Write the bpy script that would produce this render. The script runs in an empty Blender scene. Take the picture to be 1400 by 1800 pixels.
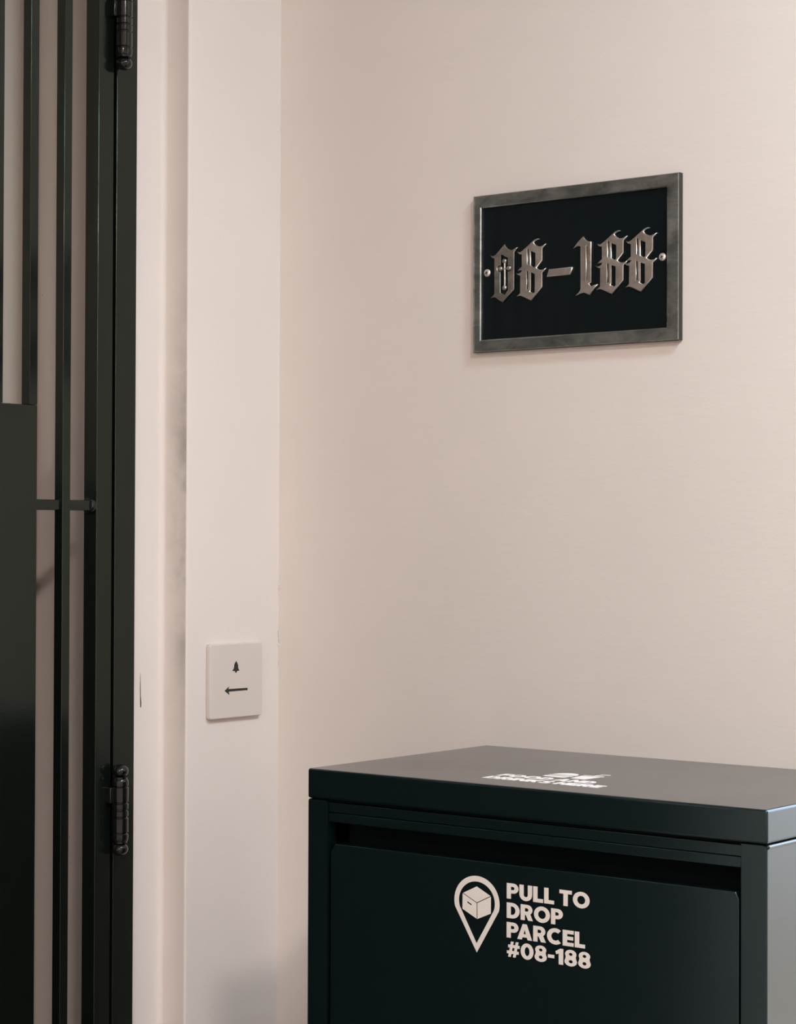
import bpy, bmesh, math, random
from mathutils import Matrix, Vector

random.seed(4)
S = bpy.context.scene
C = S.collection

# ---------------------------------------------------------------- camera
cam = bpy.data.cameras.new('camera'); co = bpy.data.objects.new('camera', cam); C.objects.link(co)
yaw, pitch, roll = 0.66287, 0.01221, 0.00362
fw = Vector((-math.sin(yaw)*math.cos(pitch), math.cos(yaw)*math.cos(pitch), math.sin(pitch)))
r0 = Vector((math.cos(yaw), math.sin(yaw), 0)); u0 = r0.cross(fw)
rr = math.cos(roll)*r0 + math.sin(roll)*u0; uu = -math.sin(roll)*r0 + math.cos(roll)*u0
M = Matrix((rr, uu, -fw)).transposed().to_4x4(); M.translation = (1.67259, -1.91052, 1.5)
co.matrix_world = M
cam.sensor_fit = 'VERTICAL'; cam.sensor_height = 36; cam.lens = 3718.34/1800*36
cam.clip_start = .02
S.camera = co

# ---------------------------------------------------------------- world, lamps, exposure
w = bpy.data.worlds.new('world'); S.world = w; w.use_nodes = True
nt = w.node_tree; bg = nt.nodes['Background']; bg.inputs[1].default_value = 1.0
_tc = nt.nodes.new('ShaderNodeTexCoord'); _sx = nt.nodes.new('ShaderNodeSeparateXYZ'); _rp = nt.nodes.new('ShaderNodeMapRange'); _mx = nt.nodes.new('ShaderNodeMix')
_mx.data_type = 'RGBA'; _mx.clamp_factor = True                     # warm street and facades below the horizon, bright hazy sky above
_rp.inputs['From Min'].default_value = -.19; _rp.inputs['From Max'].default_value = .22
_mx.inputs[6].default_value = (2.2, 1.85, 1.6, 1); _mx.inputs[7].default_value = (7.0, 7.8, 9.4, 1)
nt.links.new(_tc.outputs['Generated'], _sx.inputs[0]); nt.links.new(_sx.outputs[2], _rp.inputs['Value'])
nt.links.new(_rp.outputs[0], _mx.inputs[0]); nt.links.new(_mx.outputs[2], bg.inputs[0])
WARM = (1.0, .925, .85); COOL = (.62, .87, 1.0)
LAMPS = [((1.85, -1.30, 2.70), 30.5, WARM), ((2.1, -3.15, 2.70), 34, WARM), ((1.50, -.50, 2.70), 18, COOL)]  # the second one is fill, added out of view behind the camera
S.view_settings.view_transform = 'Standard'; S.view_settings.look = 'None'
S.view_settings.exposure = 0; S.view_settings.gamma = 1; S.view_settings.use_curve_mapping = False

def area(name, loc, power, col, size, rot=(0, 0, 0), shape='DISK', sy=None):
    l = bpy.data.lights.new(name, 'AREA'); l.energy = power; l.color = col; l.shape = shape; l.size = size
    if sy: l.size_y = sy
    o = bpy.data.objects.new(name, l); o.location = loc; o.rotation_euler = rot; C.objects.link(o)
    return o, l
for (lx, ly, lz), lp, lc in LAMPS: area('lamp_light', (lx, ly, lz-.005), lp, lc, .26)
pa, pl_ = area('added_window_portal', (1.087, .13, 1.62), 1, (1, 1, 1), .56, (-math.pi/2, 0, 0), 'RECTANGLE', 1.40)
pl_.cycles.is_portal = True

# ---------------------------------------------------------------- materials
def mat(name, col, rough=.5, metal=0, ior=1.5, spec=.5, coat=0):
    m = bpy.data.materials.new(name); m.use_nodes = True
    b = m.node_tree.nodes['Principled BSDF']
    b.inputs['Base Color'].default_value = (*col, 1); b.inputs['Roughness'].default_value = rough
    b.inputs['Metallic'].default_value = metal; b.inputs['IOR'].default_value = ior
    b.inputs['Specular IOR Level'].default_value = spec; b.inputs['Coat Weight'].default_value = coat
    return m
class N:
    """tiny node helper"""
    def __init__(s, m): s.t = m.node_tree; s.b = s.t.nodes['Principled BSDF']; s.co = None
    def obj(s):
        if not s.co: s.co = s.t.nodes.new('ShaderNodeTexCoord').outputs['Object']
        return s.co
    def mapped(s, sc):
        n = s.t.nodes.new('ShaderNodeMapping'); n.inputs['Scale'].default_value = sc
        s.t.links.new(s.obj(), n.inputs[0]); return n.outputs[0]
    def noise(s, scale, detail=4, rough=.5, vec=None, dist=0):
        n = s.t.nodes.new('ShaderNodeTexNoise'); n.inputs['Scale'].default_value = scale
        n.inputs['Detail'].default_value = detail; n.inputs['Roughness'].default_value = rough
        n.inputs['Distortion'].default_value = dist
        s.t.links.new(vec or s.obj(), n.inputs['Vector']); return n.outputs[0]
    def ramp(s, src, stops):
        n = s.t.nodes.new('ShaderNodeValToRGB'); s.t.links.new(src, n.inputs[0])
        e = n.color_ramp.elements
        while len(e) < len(stops): e.new(.5)
        for el, (p, c) in zip(e, stops):
            el.position = p; el.color = (*c, 1) if isinstance(c, tuple) else (c, c, c, 1)
        return n.outputs[0]
    def math(s, op, a, b=None, c=None):
        n = s.t.nodes.new('ShaderNodeMath'); n.operation = op
        for i, v in enumerate((a, b, c)):
            if v is None: continue
            if isinstance(v, (int, float)): n.inputs[i].default_value = v
            else: s.t.links.new(v, n.inputs[i])
        return n.outputs[0]
    def mix(s, f, a, b):
        n = s.t.nodes.new('ShaderNodeMix'); n.data_type = 'RGBA'
        for i, v in ((0, f), (6, a), (7, b)):
            if isinstance(v, (int, float)): n.inputs[i].default_value = v
            elif isinstance(v, tuple): n.inputs[i].default_value = (*v, 1)
            else: s.t.links.new(v, n.inputs[i])
        return n.outputs[2]
    def bump(s, h, strength, dist=.001):
        n = s.t.nodes.new('ShaderNodeBump'); n.inputs['Strength'].default_value = strength
        n.inputs['Distance'].default_value = dist; s.t.links.new(h, n.inputs['Height'])
        s.t.links.new(n.outputs[0], s.b.inputs['Normal']); return n
    def to(s, sock, name): s.t.links.new(sock, s.b.inputs[name])
    def sep(s):
        n = s.t.nodes.new('ShaderNodeSeparateXYZ'); s.t.links.new(s.obj(), n.inputs[0]); return n.outputs

WALL = (.815, .732, .693)
def wall_mat(name, stains=False, bumpy=1.0):
    m = mat(name, WALL, .55, spec=.3); n = N(m)
    big = n.noise(3.2, 4, .55)
    base = n.ramp(big, [(.3, tuple(c*.97 for c in WALL)), (.7, tuple(min(1, c*1.02) for c in WALL))])
    specks = n.noise(95, 2, .4)
    sp = n.ramp(specks, [(.765, 0.0), (.80, .45)])
    rare = n.ramp(n.noise(9, 2), [(.55, 0.0), (.62, 1.0)])
    base = n.mix(n.math('MULTIPLY', sp, rare), base, (.42, .34, .29))
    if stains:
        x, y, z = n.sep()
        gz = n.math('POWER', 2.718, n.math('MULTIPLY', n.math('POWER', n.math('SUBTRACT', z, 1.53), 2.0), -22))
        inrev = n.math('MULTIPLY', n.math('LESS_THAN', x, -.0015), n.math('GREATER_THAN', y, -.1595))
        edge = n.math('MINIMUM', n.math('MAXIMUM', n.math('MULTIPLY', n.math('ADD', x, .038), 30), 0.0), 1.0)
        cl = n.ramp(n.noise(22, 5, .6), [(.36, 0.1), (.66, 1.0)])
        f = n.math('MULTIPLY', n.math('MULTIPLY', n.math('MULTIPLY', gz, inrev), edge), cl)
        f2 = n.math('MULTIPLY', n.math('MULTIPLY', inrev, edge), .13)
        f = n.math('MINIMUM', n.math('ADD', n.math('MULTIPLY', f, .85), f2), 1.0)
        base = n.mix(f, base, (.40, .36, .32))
    n.to(base, 'Base Color')
    fine = n.noise(340, 3, .6); mid = n.noise(60, 4, .5); strk = n.noise(14, 3, .5, n.mapped((1, 1, 4)))
    h = n.math('ADD', n.math('ADD', n.math('MULTIPLY', fine, .22), n.math('MULTIPLY', mid, .35)), n.math('MULTIPLY', strk, .6))
    n.bump(h, .35*bumpy, .0012)
    return m
M_WALL = wall_mat('painted_plaster'); M_WALLL = wall_mat('painted_plaster_stained', True, 1.2)

def black_paint(name, col, rough, orange=.25, spec=.5, ior=1.5):
    m = mat(name, col, rough, spec=spec, ior=ior); n = N(m)
    r = n.ramp(n.noise(6, 4, .6), [(.3, rough*.88), (.7, rough*1.12)]); n.to(r, 'Roughness')
    n.bump(n.noise(260, 2, .5), orange*.3, .0004)
    return m
M_GATE = black_paint('black_gate_enamel', (.0040, .0062, .0048), .16)
M_HINGE = black_paint('black_hinge_enamel', (.005, .006, .0058), .09, .03)
M_CAB = black_paint('black_powder_coat', (.0030, .0075, .0088), .165, .10, ior=1.6)
M_GATE.node_tree.nodes['Principled BSDF'].inputs['Specular Tint'].default_value = (.86, .97, .88, 1)
M_CAB.node_tree.nodes['Principled BSDF'].inputs['Specular Tint'].default_value = (.68, .93, 1, 1)
M_GAP = mat('black_gap', (.002, .003, .003), .8, spec=.1)
M_CAV = mat('unlit_cabinet_inside', (.0025, .005, .0065), .9, spec=.15)  # shade of the grip hollow put into the colour
M_PRINT = mat('pale_vinyl_print', (.86, .80, .765), .45, spec=.3)
M_INK = mat('dark_green_black_ink', (.012, .018, .014), .5)
M_SIGN = mat('pale_plastic_plate', (.70, .625, .58), .38, spec=.4)
M_CAULK = mat('white_caulk', (.86, .79, .74), .5)

def pewter(name, dark, light, rough):
    m = mat(name, light, rough, 1.0); n = N(m)
    c = n.ramp(n.noise(28, 5, .65, n.mapped((1, 1, 2.2)), .6), [(.32, dark), (.5, tuple((a+b)/2 for a, b in zip(dark, light))), (.68, light)])
    fine = n.noise(700, 2, .5, n.mapped((1, 1, .06)))
    c = n.mix(n.math('MULTIPLY', fine, .25), c, dark)
    n.to(c, 'Base Color')
    n.to(n.ramp(n.noise(45, 4), [(.3, rough*.8), (.7, rough*1.3)]), 'Roughness')
    scr = n.ramp(n.noise(55, 2, .5, n.mapped((3, 1, 1)), 1.5), [(.49, 0.0), (.5, 1.0), (.51, 0.0)])
    n.bump(n.math('ADD', n.math('MULTIPLY', scr, .15), fine), .12, .0004)
    return m
M_PEWTER = pewter('antique_pewter', (.175, .205, .205), (.46, .475, .46), .34)
M_DIGIT = pewter('brushed_pewter_digit', (.55, .51, .48), (.85, .79, .74), .34)
M_DIGITD = pewter('dark_pewter_digit', (.26, .26, .24), (.62, .58, .53), .36)
M_EDGE = mat('oxidised_edge', (.060, .055, .048), .45, .6)
M_ACRYL = mat('gloss_black_enamel', (.0015, .0055, .0075), .10, spec=.32)
M_SCREW = mat('bright_steel', (.95, .90, .85), .42, 1.0)

# ---------------------------------------------------------------- helpers
def tag(o, label=None, cat=None, group=None, kind=None):
    for k, v in (('label', label), ('category', cat), ('group', group), ('kind', kind)):
        if v: o[k] = v
    return o
def empty(name, loc=(0, 0, 0)):
    o = bpy.data.objects.new(name, None); o.location = loc; C.objects.link(o); return o
def link(name, me, m, parent=None, smooth=False):
    me.materials.clear(); me.materials.append(m)
    o = bpy.data.objects.new(name, me); C.objects.link(o)
    if parent:
        o.parent = parent; root = parent; off = Vector((0, 0, 0))
        while root: off += root.location; root = root.parent
        me.transform(Matrix.Translation(-off))
    if smooth:
        for p in me.polygons: p.use_smooth = True
    return o
def add_box(bm, x0, x1, y0, y1, z0, z1, bev=0, seg=2):
    t = bmesh.new()
    bmesh.ops.create_cube(t, size=1)
    for v in t.verts:
        v.co = Vector(((x0+x1)/2+v.co.x*(x1-x0), (y0+y1)/2+v.co.y*(y1-y0), (z0+z1)/2+v.co.z*(z1-z0)))
    if bev:
        r_ = bmesh.ops.bevel(t, geom=t.edges[:], offset=bev, segments=seg, profile=.5, affect='EDGES')
        for f in r_['faces']: f.smooth = True
    me = bpy.data.meshes.new('t'); t.to_mesh(me); bm.from_mesh(me); bpy.data.meshes.remove(me); t.free()
def box(name, m, parent, *a, bev=0, seg=2):
    bm = bmesh.new(); add_box(bm, *a, bev=bev, seg=seg)
    return bmobj(name, bm, m, parent)
def bmobj(name, bm, m, parent=None, smooth=False, auto=True):
    bmesh.ops.recalc_face_normals(bm, faces=bm.faces[:])
    me = bpy.data.meshes.new(name); 
    if smooth:
        for f in bm.faces: f.smooth = True
        if auto:
            for e in bm.edges:
                if len(e.link_faces) == 2 and e.calc_face_angle(0) > math.radians(38): e.smooth = False
    bm.to_mesh(me); bm.free()
    return link(name, me, m, parent)
def prism(bm, pts, z0, z1):
    """vertical prism over an XY outline"""
    a = [bm.verts.new((x, y, z0)) for x, y in pts]; b = [bm.verts.new((x, y, z1)) for x, y in pts]
    n = len(pts); bm.faces.new(a[::-1]); bm.faces.new(b)
    for i in range(n): bm.faces.new((a[i], a[(i+1) % n], b[(i+1) % n], b[i]))
def lathe(bm, cx, cy, prof, seg=32):
    rings = []
    for r, z in prof:
        rings.append([bm.verts.new((cx+r*math.cos(2*math.pi*k/seg), cy+r*math.sin(2*math.pi*k/seg), z)) for k in range(seg)])
    for a, b in zip(rings, rings[1:]):
        for k in range(seg): bm.faces.new((a[k], a[(k+1) % seg], b[(k+1) % seg], b[k]))
    bm.faces.new(rings[0][::-1]); bm.faces.new(rings[-1])
def flat(name, m, parent, polys, place, depth, bevel=0):
    """plate cut to 2D outlines (holes by even-odd), given depth, placed in the scene by place(u, v, w)"""
    cu = bpy.data.curves.new(name, 'CURVE'); cu.dimensions = '2D'; cu.fill_mode = 'BOTH'
    for pts in polys:
        s = cu.splines.new('POLY'); s.points.add(len(pts)-1); s.use_cyclic_u = True
        for q, (a, b) in zip(s.points, pts): q.co = (a, b, 0, 1)
    cu.extrude = depth/2-bevel; cu.bevel_depth = bevel; cu.bevel_resolution = 0 if bevel and bevel < .001 else 2
    if bevel: cu.offset = -bevel
    o = bpy.data.objects.new('t', cu)
    me = bpy.data.meshes.new_from_object(o)
    bpy.data.objects.remove(o); bpy.data.curves.remove(cu)
    for v in me.vertices: v.co = place(v.co.x, v.co.y, v.co.z+depth/2)
    bm = bmesh.new(); bm.from_mesh(me); bpy.data.meshes.remove(me)
    bmesh.ops.remove_doubles(bm, verts=bm.verts[:], dist=1e-7)
    return bmobj(name, bm, m, parent)
def sc(p, k=1e-5): return [(a*k, b*k) for a, b in p]

# ================================================================ the setting
H = 2.75; RX = 3.4; RY = -3.6
box('floor', mat('grey_floor_tile', (.30, .28, .26), .35), None, -.6, RX+.15, RY-.15, .15, -.12, 0)['kind'] = 'structure'
box('ceiling', mat('white_ceiling', (.78, .74, .70), .7), None, -.6, RX+.15, RY-.15, .15, H, H+.12)['kind'] = 'structure'
# main wall with an unseen daylit opening added for the cabinet side's reflection
bm = bmesh.new()
WX0, WX1, WZ0, WZ1 = .824, 1.35, .95, 2.30
for a in ((-.6, WX0, 0, .15, 0, H), (WX1, RX+.15, 0, .15, 0, H), (WX0, WX1, 0, .15, 0, WZ0), (WX0, WX1, 0, .15, WZ1, H)): add_box(bm, *a)
bmesh.ops.remove_doubles(bm, verts=bm.verts[:], dist=1e-6)
bmobj('wall_back', bm, M_WALL)['kind'] = 'structure'
win = empty('added_window_1', (WX0, .07, WZ0)); win['kind'] = 'structure'
bm = bmesh.new(); t = .016
for a in ((WX0, WX0+t, .05, .09, WZ0, WZ1), (WX1-t, WX1, .05, .09, WZ0, WZ1), (WX0+t, WX1-t, .05, .09, WZ0, WZ0+t), (WX0+t, WX1-t, .05, .09, WZ1-t, WZ1)): add_box(bm, *a)
bmobj('added_window_frame', bm, mat('aluminium_frame', (.7, .7, .7), .35, .8), win)
# left wall: rounded pier, shallow rebate, deep door jamb, then the wall beyond the gate
def arc(cx, cy, r, a0, a1, n=6):
    return [(cx+r*math.cos(math.radians(a0+(a1-a0)*i/n)), cy+r*math.sin(math.radians(a0+(a1-a0)*i/n))) for i in range(n+1)]
GY = -.2125          # where the gate frame starts
EY = -1.70          # where it ends
bm = bmesh.new()
pts = [(0, 0)] + [(0, -.1565)] + arc(-.0025, -.1565, .0025, 0, -90, 4)[1:] + [(-.033, -.159)] + arc(-.033, -.166, .007, 90, 180, 6)[1:] + [(-.040, -.2125), (-.40, -.2125), (-.40, 0)]
prism(bm, pts, 0, H)
o = bmobj('wall_left', bm, M_WALLL, None); o['kind'] = 'structure'
for p_ in o.data.polygons: p_.use_smooth = False
bm = bmesh.new(); add_box(bm, -.40, 0, RY-.15, EY, 0, H); add_box(bm, -.40, 0, EY, GY, 2.30, H)
bmobj('wall_left_beyond', bm, M_WALL)['kind'] = 'structure'
bpy.data.objects['wall_left_beyond'].name = 'wall_left_far'
box('wall_right', M_WALL, None, RX, RX+.15, RY-.15, 0, 0, H)['kind'] = 'structure'
box('wall_front', M_WALL, None, 0, RX, RY-.15, RY, 0, H)['kind'] = 'structure'
# the flat's own door behind the gate
d = empty('door_1', (-.19, -.95, 0)); d['kind'] = 'structure'
M_DOOR = mat('pale_painted_door', (.62, .53, .46), .5)
box('door_leaf', M_DOOR, d, -.23, -.19, EY+.001, GY-.0005, .005, 2.30, bev=.002)
for z0, z1 in ((.2, .95), (1.1, 2.1)): box('door_moulding', M_DOOR, d, -.19, -.18, EY+.15, GY-.15, z0, z1, bev=.004)
# caulk bead along the gate frame with its crack
bm = bmesh.new()
n = 60; ring = []
for i in range(n+1):
    z = H*i/n; wv = .0004*math.sin(i*1.7)+.0003*math.sin(i*4.1)
    ring.append([bm.verts.new((x, y, z)) for x, y in ((-.042, GY-.001), (-.0335, GY-.001), (-.0335, GY+.0022+wv), (-.0365, GY+.0042+wv), (-.042, GY+.0045+wv))])
for a, b in zip(ring, ring[1:]):
    for k in range(5): bm.faces.new((a[k], a[(k+1) % 5], b[(k+1) % 5], b[k]))
bmobj('trim_1', bm, M_CAULK)['kind'] = 'structure'
# chips and knots in the paint of the left wall
def sliver(name, m, pts, x):
    return flat(name, m, bpy.data.objects['wall_left'], [pts], lambda u, v, w_: (x+w_, u, v), .0004)
sliver('paint_crack', mat('crack_dirt', (.10, .075, .06), .9), [(-.1925, 1.345), (-.1921, 1.33), (-.1917, 1.318), (-.1908, 1.311), (-.1911, 1.3065), (-.1923, 1.306), (-.1926, 1.313), (-.1929, 1.33)], -.0400)
bm = bmesh.new()
for k in range(46):
    z = 1.345+.105*random.random() if k < 34 else 1.0+1.1*random.random()
    rad = .0003+.0008*random.random()
    g = bmesh.ops.create_icosphere(bm, subdivisions=1, radius=rad, matrix=Matrix.Translation((.0004+.0012*random.random(), -.0008*random.random(), z)) @ Matrix.Diagonal((.7, .7, 1.6, 1)))
o = bmobj('paint_lump', bm, M_WALL, bpy.data.objects['wall_left'], True); o['kind'] = 'stuff'

# ================================================================ ceiling lamp
for (lx, ly, lz), lp, lc in LAMPS:
    L = empty('ceiling_light', (lx, ly, lz))
    bm = bmesh.new(); lathe(bm, lx, ly, [(.138, H-.001), (.15, H-.012), (.15, 2.705), (.135, 2.702)]); bmobj('housing', bm, mat('white_lamp_shell', (.8, .8, .78), .4), L, True)
    tag(L, 'round white ceiling lamp ' + ('added as fill behind the camera' if ly < -2 else 'in mid corridor, warm white' if ly < -1 else 'nearest the plaque wall, cool white'), 'lamp', 'corridor ceiling lamps')

# ================================================================ the gate
G = empty('metal_gate', (-.04, -.30, 0))
tag(G, 'black metal gate with vertical bars and solid lower plate', 'gate')
GT = 2.285
bm = bmesh.new()                                    # fixed frame round the opening
add_box(bm, -.060, -.030, -.2437, -.2117, 0, GT, bev=.0008)
add_box(bm, -.060, -.030, EY+.001, EY+.033, 0, GT, bev=.0008)
add_box(bm, -.060, -.030, EY+.034, -.2440, GT-.032, GT, bev=.0008)
bmobj('fixed_frame', bm, M_GATE, G)
def bar(name, y0, y1, x0, x1, z0, z1, b=.0009): return box(name, M_GATE, G, x0, x1, y0, y1, z0, z1, bev=b)
bar('stile', -.2718, -.2482, -.0505, -.030, .03, GT-.037)
bar('stile', EY+.037, EY+.061, -.0505, -.030, .03, GT-.037)
bar('rail', EY+.0612, -.2720, -.0505, -.0302, GT-.06, GT-.037)
bar('rail', EY+.0612, -.2720, -.0505, -.0302, .03, .055)
y = -.3112; k = 0
while y-.0117 > EY+.07:
    lo = .0552 if k == 0 else 1.6412
    bar('bar', y-.0117, y, -.0425, -.0300, lo, GT-.0602, .0006); y -= .0487; k += 1
bar('plate', EY+.0614, -.3597, -.0425, -.0300, .0552, 1.6410)
bar('cross_bar', -.3597, -.2722, -.0440, -.0330, 1.5288, 1.5402, .0008)
bm = bmesh.new()                                    # collar where the cross bar meets the stile
for i, (r, yy) in enumerate([(.0062, -.2792), (.0082, -.2780), (.0090, -.2755), (.0084, -.2722), (.0084, -.2718)]):
    rg = [bm.verts.new((-.0385+r*math.cos(a*math.pi/12), yy, 1.5345+1.05*r*math.sin(a*math.pi/12))) for a in range(24)]
    if i:
        for a in range(24): bm.faces.new((pr[a], pr[(a+1) % 24], rg[(a+1) % 24], rg[a]))
    else: bm.faces.new(rg)
    pr = rg
bmobj('collar', bm, M_HINGE, G, True)
def hinge(zb, zt):
    """turned barrel hinge between zb and zt"""
    h = empty('hinge', (0, 0, 0)); h.parent = G; h.location = Vector((-.02, -.2425, zb))-G.location
    cx, cy = -.0205, -.2425; R = .0092; Z = lambda f: zt-(zt-zb)*f
    def part(nm, prof): 
        bm = bmesh.new(); lathe(bm, cx, cy, [(r*R, Z(f)) for r, f in prof], 40); bmobj(nm, bm, M_HINGE, h, True)
    br = .0735
    ball = [(max(.02, math.sin(math.pi*a/14)), br*(1-math.cos(math.pi*a/14))) for a in range(0, 13)]
    part('finial', ball)
    part('neck', [(.55, .133), (.80, .150), (.97, .175), (1.0, .19), (1.0, .232), (.93, .238)])
    def knuckle(a, b): part('knuckle', [(.90, a), (1.0, a+.008), (1.0, b-.008), (.90, b)])
    knuckle(.245, .415); knuckle(.425, .495); knuckle(.505, .572); knuckle(.582, .748)
    part('neck', [(.93, .757), (1.0, .765), (1.0, .81), (.97, .83), (.80, .852), (.55, .868)])
    part('finial', [(r, 1-f) for r, f in ball])
    part('pin', [(.86, .14), (.86, .86)])
    box('weld_tab', M_HINGE, h, -.033, -.0215, -.2565, -.2440, Z(.42), Z(.245), bev=.0012)
    box('weld_tab', M_HINGE, h, -.033, -.0215, -.2425, -.2375, Z(.75), Z(.59), bev=.0012)
hinge(1.1455, 1.2470)
hinge(2.0212, 2.1227)
hinge(.27, .3715)

# ================================================================ number plaque
P = empty('number_plaque', (.4230, 0, 1.7061))
tag(P, 'dark pewter framed door number plaque reading 08-188 screwed to wall', 'sign')
wall_place = lambda y: (lambda u, v, w_: (u, y-w_, v))
box('panel', M_ACRYL, P, .3005, .5420, -.0045, -.0002, 1.7175, 1.8680)
x0, x1, z0, z1 = .2912, .5552, 1.7060, 1.8800
ix0, ix1, iz0, iz1 = .3026, .5403, 1.7196, 1.8660
bm = bmesh.new()
def rect(a, b, c, d_, y): return [bm.verts.new(q) for q in ((a, y, c), (b, y, c), (b, y, d_), (a, y, d_))]
c_ = .0022
def rc(a, b, c, d_, y): return [(a, y, c), (b, y, c), (b, y, d_), (a, y, d_)]
outer = [rc(x0, x1, z0, z1, -.0002), rc(x0, x1, z0, z1, -.0066), rc(x0+.0006, x1-.0005, z0+.0005, z1-.0004, -.0074)]
loops = [rect(x0+.0006, x1-.0005, z0+.0005, z1-.0004, -.0074), rect(x0+.0030, x1-.0010, z0+.0009, z1-.0008, -.0080),
         rect(ix0-.0012, ix1+.0012, iz0-.0012, iz1+.0012, -.0080), rect(ix0, ix1, iz0, iz1, -.0070), rect(ix0, ix1, iz0, iz1, -.0045), rect(ix0, ix1, iz0, iz1, -.0002)]
for a, b in zip(loops, loops[1:]):
    for k in range(4): bm.faces.new((a[k], a[(k+1) % 4], b[(k+1) % 4], b[k]))
bmobj('frame', bm, M_PEWTER, P)
bm = bmesh.new()
for a, b in zip(outer, outer[1:]):
    a = [bm.verts.new(q) for q in a]; b = [bm.verts.new(q) for q in b]
    for k in range(4): bm.faces.new((a[k], a[(k+1) % 4], b[(k+1) % 4], b[k]))
bmobj('edge_band', bm, M_EDGE, P)['label'] = 'dark oxidised outer edge'

ZERO = [(33360, 182370), (33490, 182140), (33750, 181870), (34010, 181720), (34270, 181650), (34530, 181700), (34750, 181830), (35100, 181900), (34920, 181670), (34670, 181430), (34650, 177300), (33120, 175960), (32590, 176260), (32190, 176540), (31930, 176620), (31470, 176560), (31710, 176710), (31930, 176880), (32000, 177050), (31980, 180940), (31780, 180940), (31580, 181080), (31410, 181280), (31650, 181190), (31910, 181190), (32130, 181280)]
ZERO_HOLE = [(32860, 181300), (33800, 180830), (33800, 179990), (34020, 180020), (34240, 179870), (34280, 179650), (34210, 179440), (34020, 179310), (33800, 179290), (33810, 177290), (33380, 176780), (32820, 177070), (32820, 179290), (32580, 179370), (32400, 179610), (32400, 179900), (32580, 180040), (32870, 180040)]
DASH = [(39220, 179170), (42320, 179180), (41990, 178360), (38940, 178340)]
ONE = [(43660, 182380), (43800, 182150), (44030, 181910), (44290, 181760), (44660, 181730), (44690, 181570), (44680, 177350), (44370, 177210), (44630, 176900), (45020, 177060), (45520, 177090), (45070, 176690), (44510, 175990), (44050, 176190), (43720, 176310), (43310, 176230), (42650, 176040), (43030, 176330), (43260, 176610), (43300, 176780), (43290, 181290), (43060, 181370), (42780, 181330), (42360, 181160), (42960, 181810)]
ONE_SLIT = [(44060, 181250), (44150, 181300), (44150, 177580), (44060, 177550)]
EIGHT = [(48360, 182560), (48070, 182520), (47750, 182390), (47570, 182220), (47800, 181970), (48160, 181780), (48510, 181750), (48770, 181840), (49180, 181990), (48960, 181720), (48720, 181520), (48710, 180190), (47940, 179440), (48170, 179260), (48530, 179170), (48850, 179210), (49190, 179350), (48960, 179050), (48710, 178890), (48700, 177310), (47270, 175900), (46450, 176290), (45990, 176490), (45710, 176550), (45290, 176510), (45570, 176660), (45780, 176840), (45800, 178750), (45570, 178790), (45380, 178900), (45220, 179080), (45570, 178990), (45840, 179080), (46090, 179310), (45790, 179330), (45430, 179300), (45750, 179550), (46000, 179710), (45990, 181050), (45650, 181120), (45370, 181410), (45700, 181300), (46020, 181420), (47340, 182320), (47700, 182560), (48070, 182640)]
E_HA = [(47180, 181360), (47780, 181080), (47790, 179680), (47620, 179500), (47200, 179750)]
E_HB = [(47200, 179010), (47720, 178800), (47720, 176820), (47540, 176700), (47080, 176900), (47210, 177050)]
E_SA = [(46730, 181590), (46890, 181530), (46890, 179870), (46760, 179940)]
E_SB = [(46660, 179230), (46820, 179150), (46830, 177190), (46680, 177150)]
D0, DT, DB = -.0045, .0025, .00075
o = flat('digit', M_DIGITD, P, [sc(ZERO), sc(ZERO_HOLE)], wall_place(D0), DT, DB); o['label'] = 'blackletter 0 with a small cross inside'
flat('dash', M_DIGIT, P, [sc(DASH)], wall_place(D0), DT, DB)
flat('digit', M_DIGIT, P, [sc(ONE), sc(ONE_SLIT)], wall_place(D0), DT, DB)
for dx in (-10340, 0, 3600):
    flat('digit', M_DIGIT, P, [sc([(a+dx, b) for a, b in q]) for q in (EIGHT, E_HA, E_HB, E_SA, E_SB)], wall_place(D0), DT, DB)
# the small cross inside the nought
def disc(cx, cy, r, n=20): return [(cx+r*math.cos(2*math.pi*k/n), cy+r*math.sin(2*math.pi*k/n)) for k in range(n)]
cr = empty('cross', (0, 0, 0)); cr.parent = P; cr.location = Vector((.3336, -.006, 1.79))-P.location
for (cx, cy) in ((.33300, 1.80500), (.32760, 1.79705), (.33930, 1.79700), (.33330, 1.77560)):
    bm = bmesh.new()
    bmesh.ops.create_uvsphere(bm, u_segments=16, v_segments=8, radius=.0030, matrix=Matrix.Translation((cx, D0-.0008, cy)) @ Matrix.Diagonal((1, .75, 1, 1)))
    bmobj('knob', bm, M_DIGITD, cr, True)
def rod(name, a, b, r, m, parent):
    a, b = Vector(a), Vector(b); q = (b-a).to_track_quat('Z', 'Y').to_matrix().to_4x4()
    bm = bmesh.new(); bmesh.ops.create_cone(bm, cap_ends=True, segments=14, radius1=r, radius2=r, depth=(b-a).length, matrix=Matrix.Translation((a+b)/2) @ q)
    return bmobj(name, bm, m, parent, True)
rod('shaft', (.3335, D0-.0012, 1.8040), (.3337, D0-.0012, 1.7765), .00115, M_DIGIT, cr)
rod('arm', (.3285, D0-.0012, 1.7965), (.3388, D0-.0012, 1.7965), .0010, M_DIGITD, cr)
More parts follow.
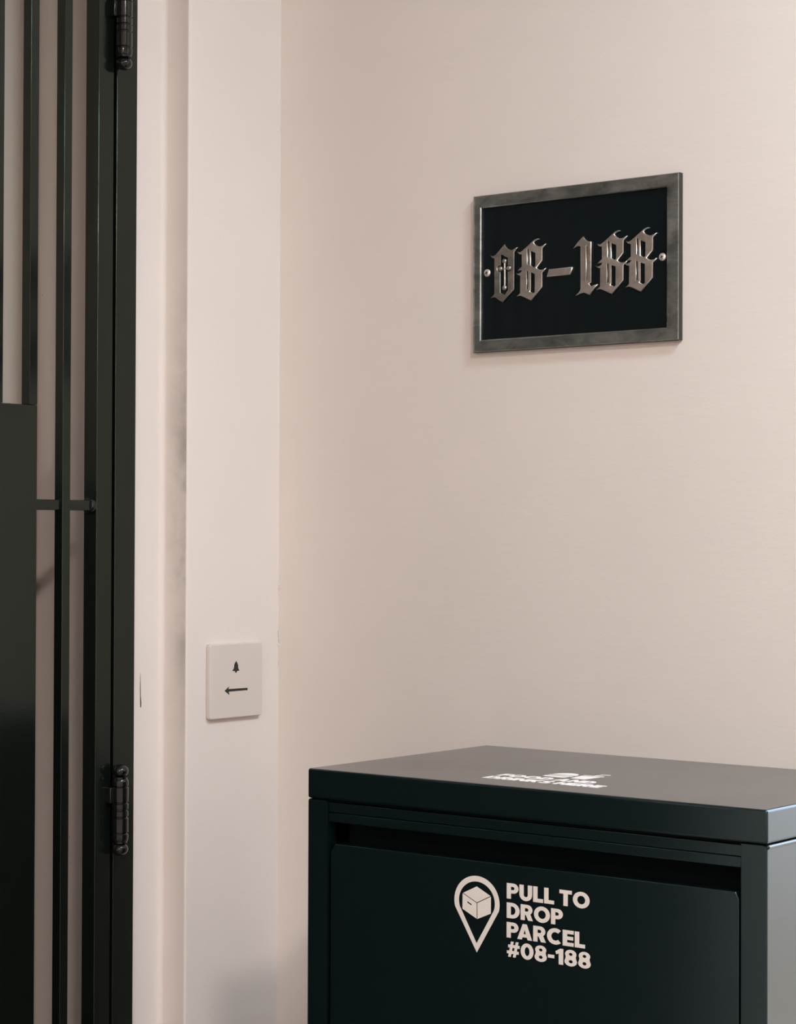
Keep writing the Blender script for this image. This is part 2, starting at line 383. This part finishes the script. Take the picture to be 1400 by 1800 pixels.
for sx in (.3089, .5336):
    bm = bmesh.new()
    for i in range(7):
        a = math.radians(90*i/6); r = .0043*math.cos(a)+.00005; yy = D0-.0018*math.sin(a)
        rg = [bm.verts.new((sx+r*math.cos(2*math.pi*k/24), yy, 1.7939+r*math.sin(2*math.pi*k/24))) for k in range(24)]
        if i:
            for k in range(24): bm.faces.new((pr[k], pr[(k+1) % 24], rg[(k+1) % 24], rg[k]))
        pr = rg
    bm.faces.new(pr)
    s = bmobj('screw', bm, M_SCREW, P, True)
    for a in (25, 115):
        ca, sa = math.cos(math.radians(a)), math.sin(math.radians(a)); l, wd = .0019, .00035
        q = [(sx+u*ca-v*sa, 1.7939+u*sa+v*ca) for u, v in ((-l, -wd), (l, -wd), (l, wd), (-l, wd))]
        flat('slot', M_GAP, s, [q], wall_place(D0-.00150), .0004)

# ================================================================ bell sign
B = empty('doorbell_sign', (0, -.0815, 1.2905))
tag(B, 'small square off-white plate with black bell and left arrow on wall', 'sign')
def rrect(a, b, c, d_, r, n=5):
    return arc(b-r, d_-r, r, 0, 90, n)+arc(a+r, d_-r, r, 90, 180, n)+arc(a+r, c+r, r, 180, 270, n)+arc(b-r, c+r, r, 270, 360, n)
side_place = lambda x: (lambda u, v, w_: (x+w_, u, v))
flat('plate', M_SIGN, B, [rrect(-.1265, -.0372, 1.2900, 1.3765, .003)], side_place(.0001), .0069, .0014)
BELL = [(-8250, 135610), (-8070, 135350), (-7940, 135100), (-7910, 134810), (-7850, 134640), (-7670, 134450), (-8090, 134420), (-8160, 134290), (-8290, 134190), (-8420, 134300), (-8490, 134430), (-8940, 134460), (-8700, 134680), (-8620, 134840), (-8570, 135210), (-8420, 135410)]
ARROW = [(-10240, 132220), (-9450, 132700), (-9570, 132390), (-6260, 132360), (-6250, 132100), (-9520, 132080), (-9380, 131680)]
flat('bell_symbol', M_INK, B, [sc(BELL)], side_place(.0070), .00015)
flat('arrow_symbol', M_INK, B, [sc(ARROW)], side_place(.0070), .00015)
# ragged paint and caulk round the sign
bm = bmesh.new()
for k in range(60):
    yy = -.127+.091*random.random(); up = True
    z = 1.3765+.0004*random.random() if up else 1.2898
    bmesh.ops.create_icosphere(bm, subdivisions=1, radius=.0005+.0008*random.random(), matrix=Matrix.Translation((.0004, yy, z)) @ Matrix.Diagonal((1, 2.5, .8, 1)))
o = bmobj('paint_bead', bm, M_WALL, B, True); o['kind'] = 'stuff'

# ================================================================ parcel cabinet
K = empty('parcel_cabinet', (.5614, -.15, 0))
tag(K, 'black metal parcel drop cabinet with pull-down flap standing against wall', 'cabinet')
cx0, cx1, cy, top = .3066, .8164, -.3052, 1.2708
bm = bmesh.new(); add_box(bm, cx0-.0003, cx1+.0003, cy, -.0006, 1.2413, top, bev=.0024, seg=4); bmobj('lid', bm, M_CAB, K)
for s, (a, b) in enumerate(((cx0, .3318), (.7919, cx1))):
    bm = bmesh.new()
    # folded sheet: front post and side in one piece, with a rolled top edge
    yf, yb, zt_ = cy+.0004, -.0012, 1.2393
    out, inn, sg = (a, b, -1) if s == 0 else (b, a, 1)
    prism(bm, [(inn, yf), (out-sg*.0014, yf), (out-sg*.0004, yf+.0004), (out, yf+.0014), (out, yb), (out-sg*.0016, yb), (out-sg*.0016, yf+.014), (inn, yf+.014)], .02, zt_)
    R_ = .0019
    rings = []
    for yy, r_ in ((yf-.0002, .0008), (yf+.0008, R_), (yf+.0016, R_), (yf+.0040, R_), (yb, R_)):
        rings.append([bm.verts.new((out+(.0003 if s else .0024)+r_*math.cos(q*math.pi/8), yy, zt_-.0002+r_*math.sin(q*math.pi/8))) for q in range(16)])
    for p, q in zip(rings, rings[1:]):
        for n_ in range(16): bm.faces.new((p[n_], p[(n_+1) % 16], q[(n_+1) % 16], q[n_])).smooth = True
    bm.faces.new(rings[0])
    add_box(bm, min(inn, out-sg*.003), max(inn, out-sg*.003), yf, yf+.012, zt_, 1.2403)
    bmobj('side_panel', bm, M_CAB, K)
box('back_panel', M_CAB, K, cx0+.002, cx1-.002, -.006, -.001, .02, 1.2400)
box('shadow_gap', M_GAP, K, cx0+.003, cx1-.003, cy+.004, -.0065, 1.2395, 1.2415)
bm = bmesh.new()                                    # folded rail under the lid: two strips with a crease
add_box(bm, .3325, .7912, cy+.0020, cy+.016, 1.2290, 1.2388, bev=.0006)
add_box(bm, .3325, .7912, cy+.0014, cy+.016, 1.2196, 1.2286, bev=.0006)
bmobj('top_rail', bm, M_CAB, K)
def flap(z0, z1):
    f = empty('flap', (0, 0, 0)); f.parent = K; f.location = Vector((.5614, cy, z0))-K.location
    c2 = .006; y0, y1 = cy+.0015, cy+.016; a, b = .3352, .7892
    pts = [(a, z0), (b, z0), (b, z1-c2), (b-.0035, z1), (a+.0055, z1), (a, z1-c2*1.4)]
    bm = bmesh.new()
    p0 = [bm.verts.new((x, y0, z)) for x, z in pts]; p1 = [bm.verts.new((x, y1, z)) for x, z in pts]
    bm.faces.new(p0); bm.faces.new(p1[::-1])
    for i in range(6): bm.faces.new((p0[i], p1[i], p1[(i+1) % 6], p0[(i+1) % 6]))
    r_ = bmesh.ops.bevel(bm, geom=bm.edges[:], offset=.0008, segments=2, profile=.5, affect='EDGES')
    for f_ in r_['faces']: f_.smooth = True
    bmobj('front_sheet', bm, M_CAB, f)
    box('grip_back', M_CAV, f, .3325, .7912, cy+.034, cy+.036, z1-.03, z1+.0175)
    return f
flap(.6600, 1.1985)
flap(.0900, .6250)
for a, b in ((.632, .652), (.03, .085)): box('cross_rail', M_CAB, K, .3325, .7912, cy+.002, cy+.016, a, b, bev=.0006)
for fx in (cx0+.02, cx1-.02):
    for fy in (cy+.02, -.02):
        bm = bmesh.new(); lathe(bm, fx, fy, [(.014, 0.0), (.016, .004), (.012, .02)], 16); bmobj('foot', bm, M_GAP, K, True)

# ---------------------------------------------------------------- heavy sans lettering, drawn glyph by glyph (unit cap height)
def el(cx, cy, rx, ry, a0=0, a1=360, n=22):
    k = max(3, int(n*abs(a1-a0)/360)); full = abs(a1-a0) >= 360
    return [(cx+rx*math.cos(math.radians(a0+(a1-a0)*i/k)), cy+ry*math.sin(math.radians(a0+(a1-a0)*i/k))) for i in range(k if full else k+1)]
V = .27
def ring8(cy1, r1x, r1y, cy2, r2x, r2y, cx):
    a = el(cx, cy1, r1x, r1y, -29, 209, 30); b = el(cx, cy2, r2x, r2y, 151, 389, 30)
    return a+b
GL = {
 'P': (.74, [[(0, 0), (0, 1), (.42, 1)]+el(.42, .675, .325, .325, 90, -90)+[(.42, .35), (V, .35), (V, 0)], [(V, .78), (.39, .78)]+el(.39, .675, .10, .105, 90, -90)+[(.39, .57), (V, .57)]]),
 'R': (.79, [[(0, 0), (0, 1), (.43, 1)]+el(.43, .675, .325, .325, 90, -55)+[(.79, 0), (.49, 0), (.33, .35), (V, .35), (V, 0)], [(V, .78), (.40, .78)]+el(.40, .675, .10, .105, 90, -90)+[(.40, .57), (V, .57)]]),
 'D': (.84, [[(0, 0), (0, 1), (.36, 1)]+el(.36, .5, .48, .5, 90, -90)+[(.36, 0)], [(V, .77), (.36, .77)]+el(.36, .5, .21, .27, 90, -90)+[(.36, .23), (V, .23)]]),
 'O': (1.02, [el(.51, .5, .51, .52), el(.51, .5, .245, .27)]),
 'U': (.80, [[(0, 1), (0, .39)]+el(.40, .39, .40, .41, 180, 360)+[(.80, 1), (.53, 1), (.53, .37)]+el(.40, .37, .13, .14, 0, -180)+[(V, 1)]]),
 'L': (.62, [[(0, 0), (0, 1), (V, 1), (V, .235), (.62, .235), (.62, 0)]]),
 'T': (.76, [[(0, 1), (.76, 1), (.76, .765), (.515, .765), (.515, 0), (.245, 0), (.245, .765), (0, .765)]]),
 'E': (.67, [[(0, 0), (0, 1), (.67, 1), (.67, .77), (V, .77), (V, .61), (.64, .61), (.64, .39), (V, .39), (V, .23), (.67, .23), (.67, 0)]]),
 'F': (.67, [[(0, 0), (0, 1), (.67, 1), (.67, .77), (V, .77), (V, .60), (.64, .60), (.64, .37), (V, .37), (V, 0)]]),
 'A': (.93, [[(0, 0), (.34, 1), (.59, 1), (.93, 0), (.645, 0), (.60, .15), (.33, .15), (.285, 0)], [(.465, .66), (.395, .36), (.535, .36)]]),
 'C': (.90, [el(.51, .5, .51, .52, 48, 312)+el(.51, .5, .245, .27, 312, 48)]),
 'H': (.82, [[(0, 0), (0, 1), (V, 1), (V, .62), (.55, .62), (.55, 1), (.82, 1), (.82, 0), (.55, 0), (.55, .38), (V, .38), (V, 0)]]),
 'I': (.27, [[(0, 0), (0, 1), (V, 1), (V, 0)]]),
 'N': (.84, [[(0, 0), (0, 1), (.26, 1), (.58, .48), (.58, 1), (.84, 1), (.84, 0), (.60, 0), (.26, .54), (.26, 0)]]),
 'K': (.84, [[(0, 0), (0, 1), (V, 1), (V, .62), (.50, 1), (.82, 1), (.50, .54), (.84, 0), (.52, 0), (.31, .36), (V, .31), (V, 0)]]),
 'S': (.74, [[(.68, .86), (.55, 1.0), (.36, 1.02), (.14, .96), (.03, .80), (.04, .60), (.15, .47), (.36, .40), (.45, .34), (.44, .25), (.34, .22), (.20, .26), (.11, .34), (0, .14), (.15, .02), (.36, -.02), (.60, .05), (.73, .22), (.72, .42), (.60, .55), (.40, .62), (.30, .68), (.32, .76), (.42, .79), (.54, .76), (.60, .70)]]),
 '0': (.82, [el(.41, .5, .41, .52), el(.41, .5, .155, .29)]),
 '8': (.78, [ring8(.735, .35, .285, .275, .385, .295, .39), el(.39, .735, .115, .095), el(.39, .275, .125, .105)]),
 '1': (.50, [[(.21, 0), (.21, .68), (.06, .62), (0, .80), (.30, 1), (.49, 1), (.49, 0)]]),
 '-': (.40, [[(0, .33), (0, .54), (.40, .54), (.40, .33)]]),
 '#': (.84, [[(.10, 0), (.27, 0), (.31, .21), (.45, .21), (.41, 0), (.58, 0), (.62, .21), (.78, .21), (.78, .40), (.655, .40), (.69, .60), (.84, .60), (.84, .79), (.725, .79), (.765, 1), (.595, 1), (.555, .79), (.415, .79), (.455, 1), (.285, 1), (.245, .79), (.10, .79), (.10, .60), (.21, .60), (.175, .40), (.02, .40), (.02, .21), (.14, .21)], [(.345, .40), (.38, .60), (.52, .60), (.485, .40)]]),
}
def line(s, x, y, cap, width, gap=.066):
    adv = 0; out = []; last = ''
    for ch in s:
        if last+ch == 'PA': adv -= .13
        last = ch
        if ch == ' ': adv += .26; continue
        wd, polys = GL[ch]; out += [[(a+adv, b) for a, b in q] for q in polys]; adv += wd+gap
    k = width/(adv-gap)
    return [[(x+a*k, y+b*cap) for a, b in q] for q in out]
fs = cy+.0015
FP = wall_place(fs-.00002)
for s, zb, wd in (('PULL TO', 1.1673, .0908), ('DROP', 1.1494, .0620), ('PARCEL', 1.1314, .0860), ('#08-188', 1.1138, .0922)):
    o = flat('lettering', M_PRINT, K, line(s, .5474, zb, .0143, wd), FP, .00018); o['label'] = 'pale printed words ' + s
pin_o = el(.5133, 1.1600, .0260, .0245, -14, 194, 48)+[(.5135, 1.1132)]
pin_i = el(.5133, 1.1603, .0207, .0190, -18, 198, 40)+[(.5132, 1.1217)]
flat('map_pin_emblem', M_PRINT, K, [pin_o, pin_i], FP, .00018)['label'] = 'pale printed map pin outline'
BT = [(51320, 117470), (52890, 116740), (51350, 115985), (49750, 116715)]
BL = [(49690, 116660), (51305, 115920), (51325, 114460), (49670, 115220)]
BR = [(51395, 115930), (52940, 116680), (52940, 115110), (51410, 114450)]
BS = [(50220, 115990), (50720, 115770), (50750, 115620), (50240, 115840)]
flat('box_emblem', M_PRINT, K, [sc(BT), sc(BL), sc(BR), sc(BS)], FP, .00018)['label'] = 'pale printed parcel box inside the pin'
TP = lambda u, v, w_: (u, v, top+w_-.00002)
for s, yb, wd, cap in (('DRINKS HERE', -.2620, .1305, .0175), ('FOOD AND', -.2385, .1075, .0175)):
    flat('lettering', M_PRINT, K, line(s, .4885, yb, cap, wd), TP, .0002)['label'] = 'pale printed words ' + s
bun = el(.5370, -.1930, .0135, .0160, 0, 180, 30)
flat('burger_emblem', M_PRINT, K, [bun, [(.5235, -.1965), (.5505, -.1965), (.5505, -.2010), (.5235, -.2010)], [(.5235, -.2045), (.5505, -.2045), (.5485, -.2130), (.5255, -.2130)]], TP, .0002)
flat('cup_emblem', M_PRINT, K, [[(.5545, -.1880), (.5755, -.1880), (.5730, -.2130), (.5570, -.2130)], [(.5535, -.1850), (.5765, -.1850), (.5765, -.1820), (.5535, -.1820)], [(.5640, -.1820), (.5665, -.1820), (.5680, -.1700), (.5740, -.1690), (.5740, -.1668), (.5660, -.1680)]], TP, .0002)
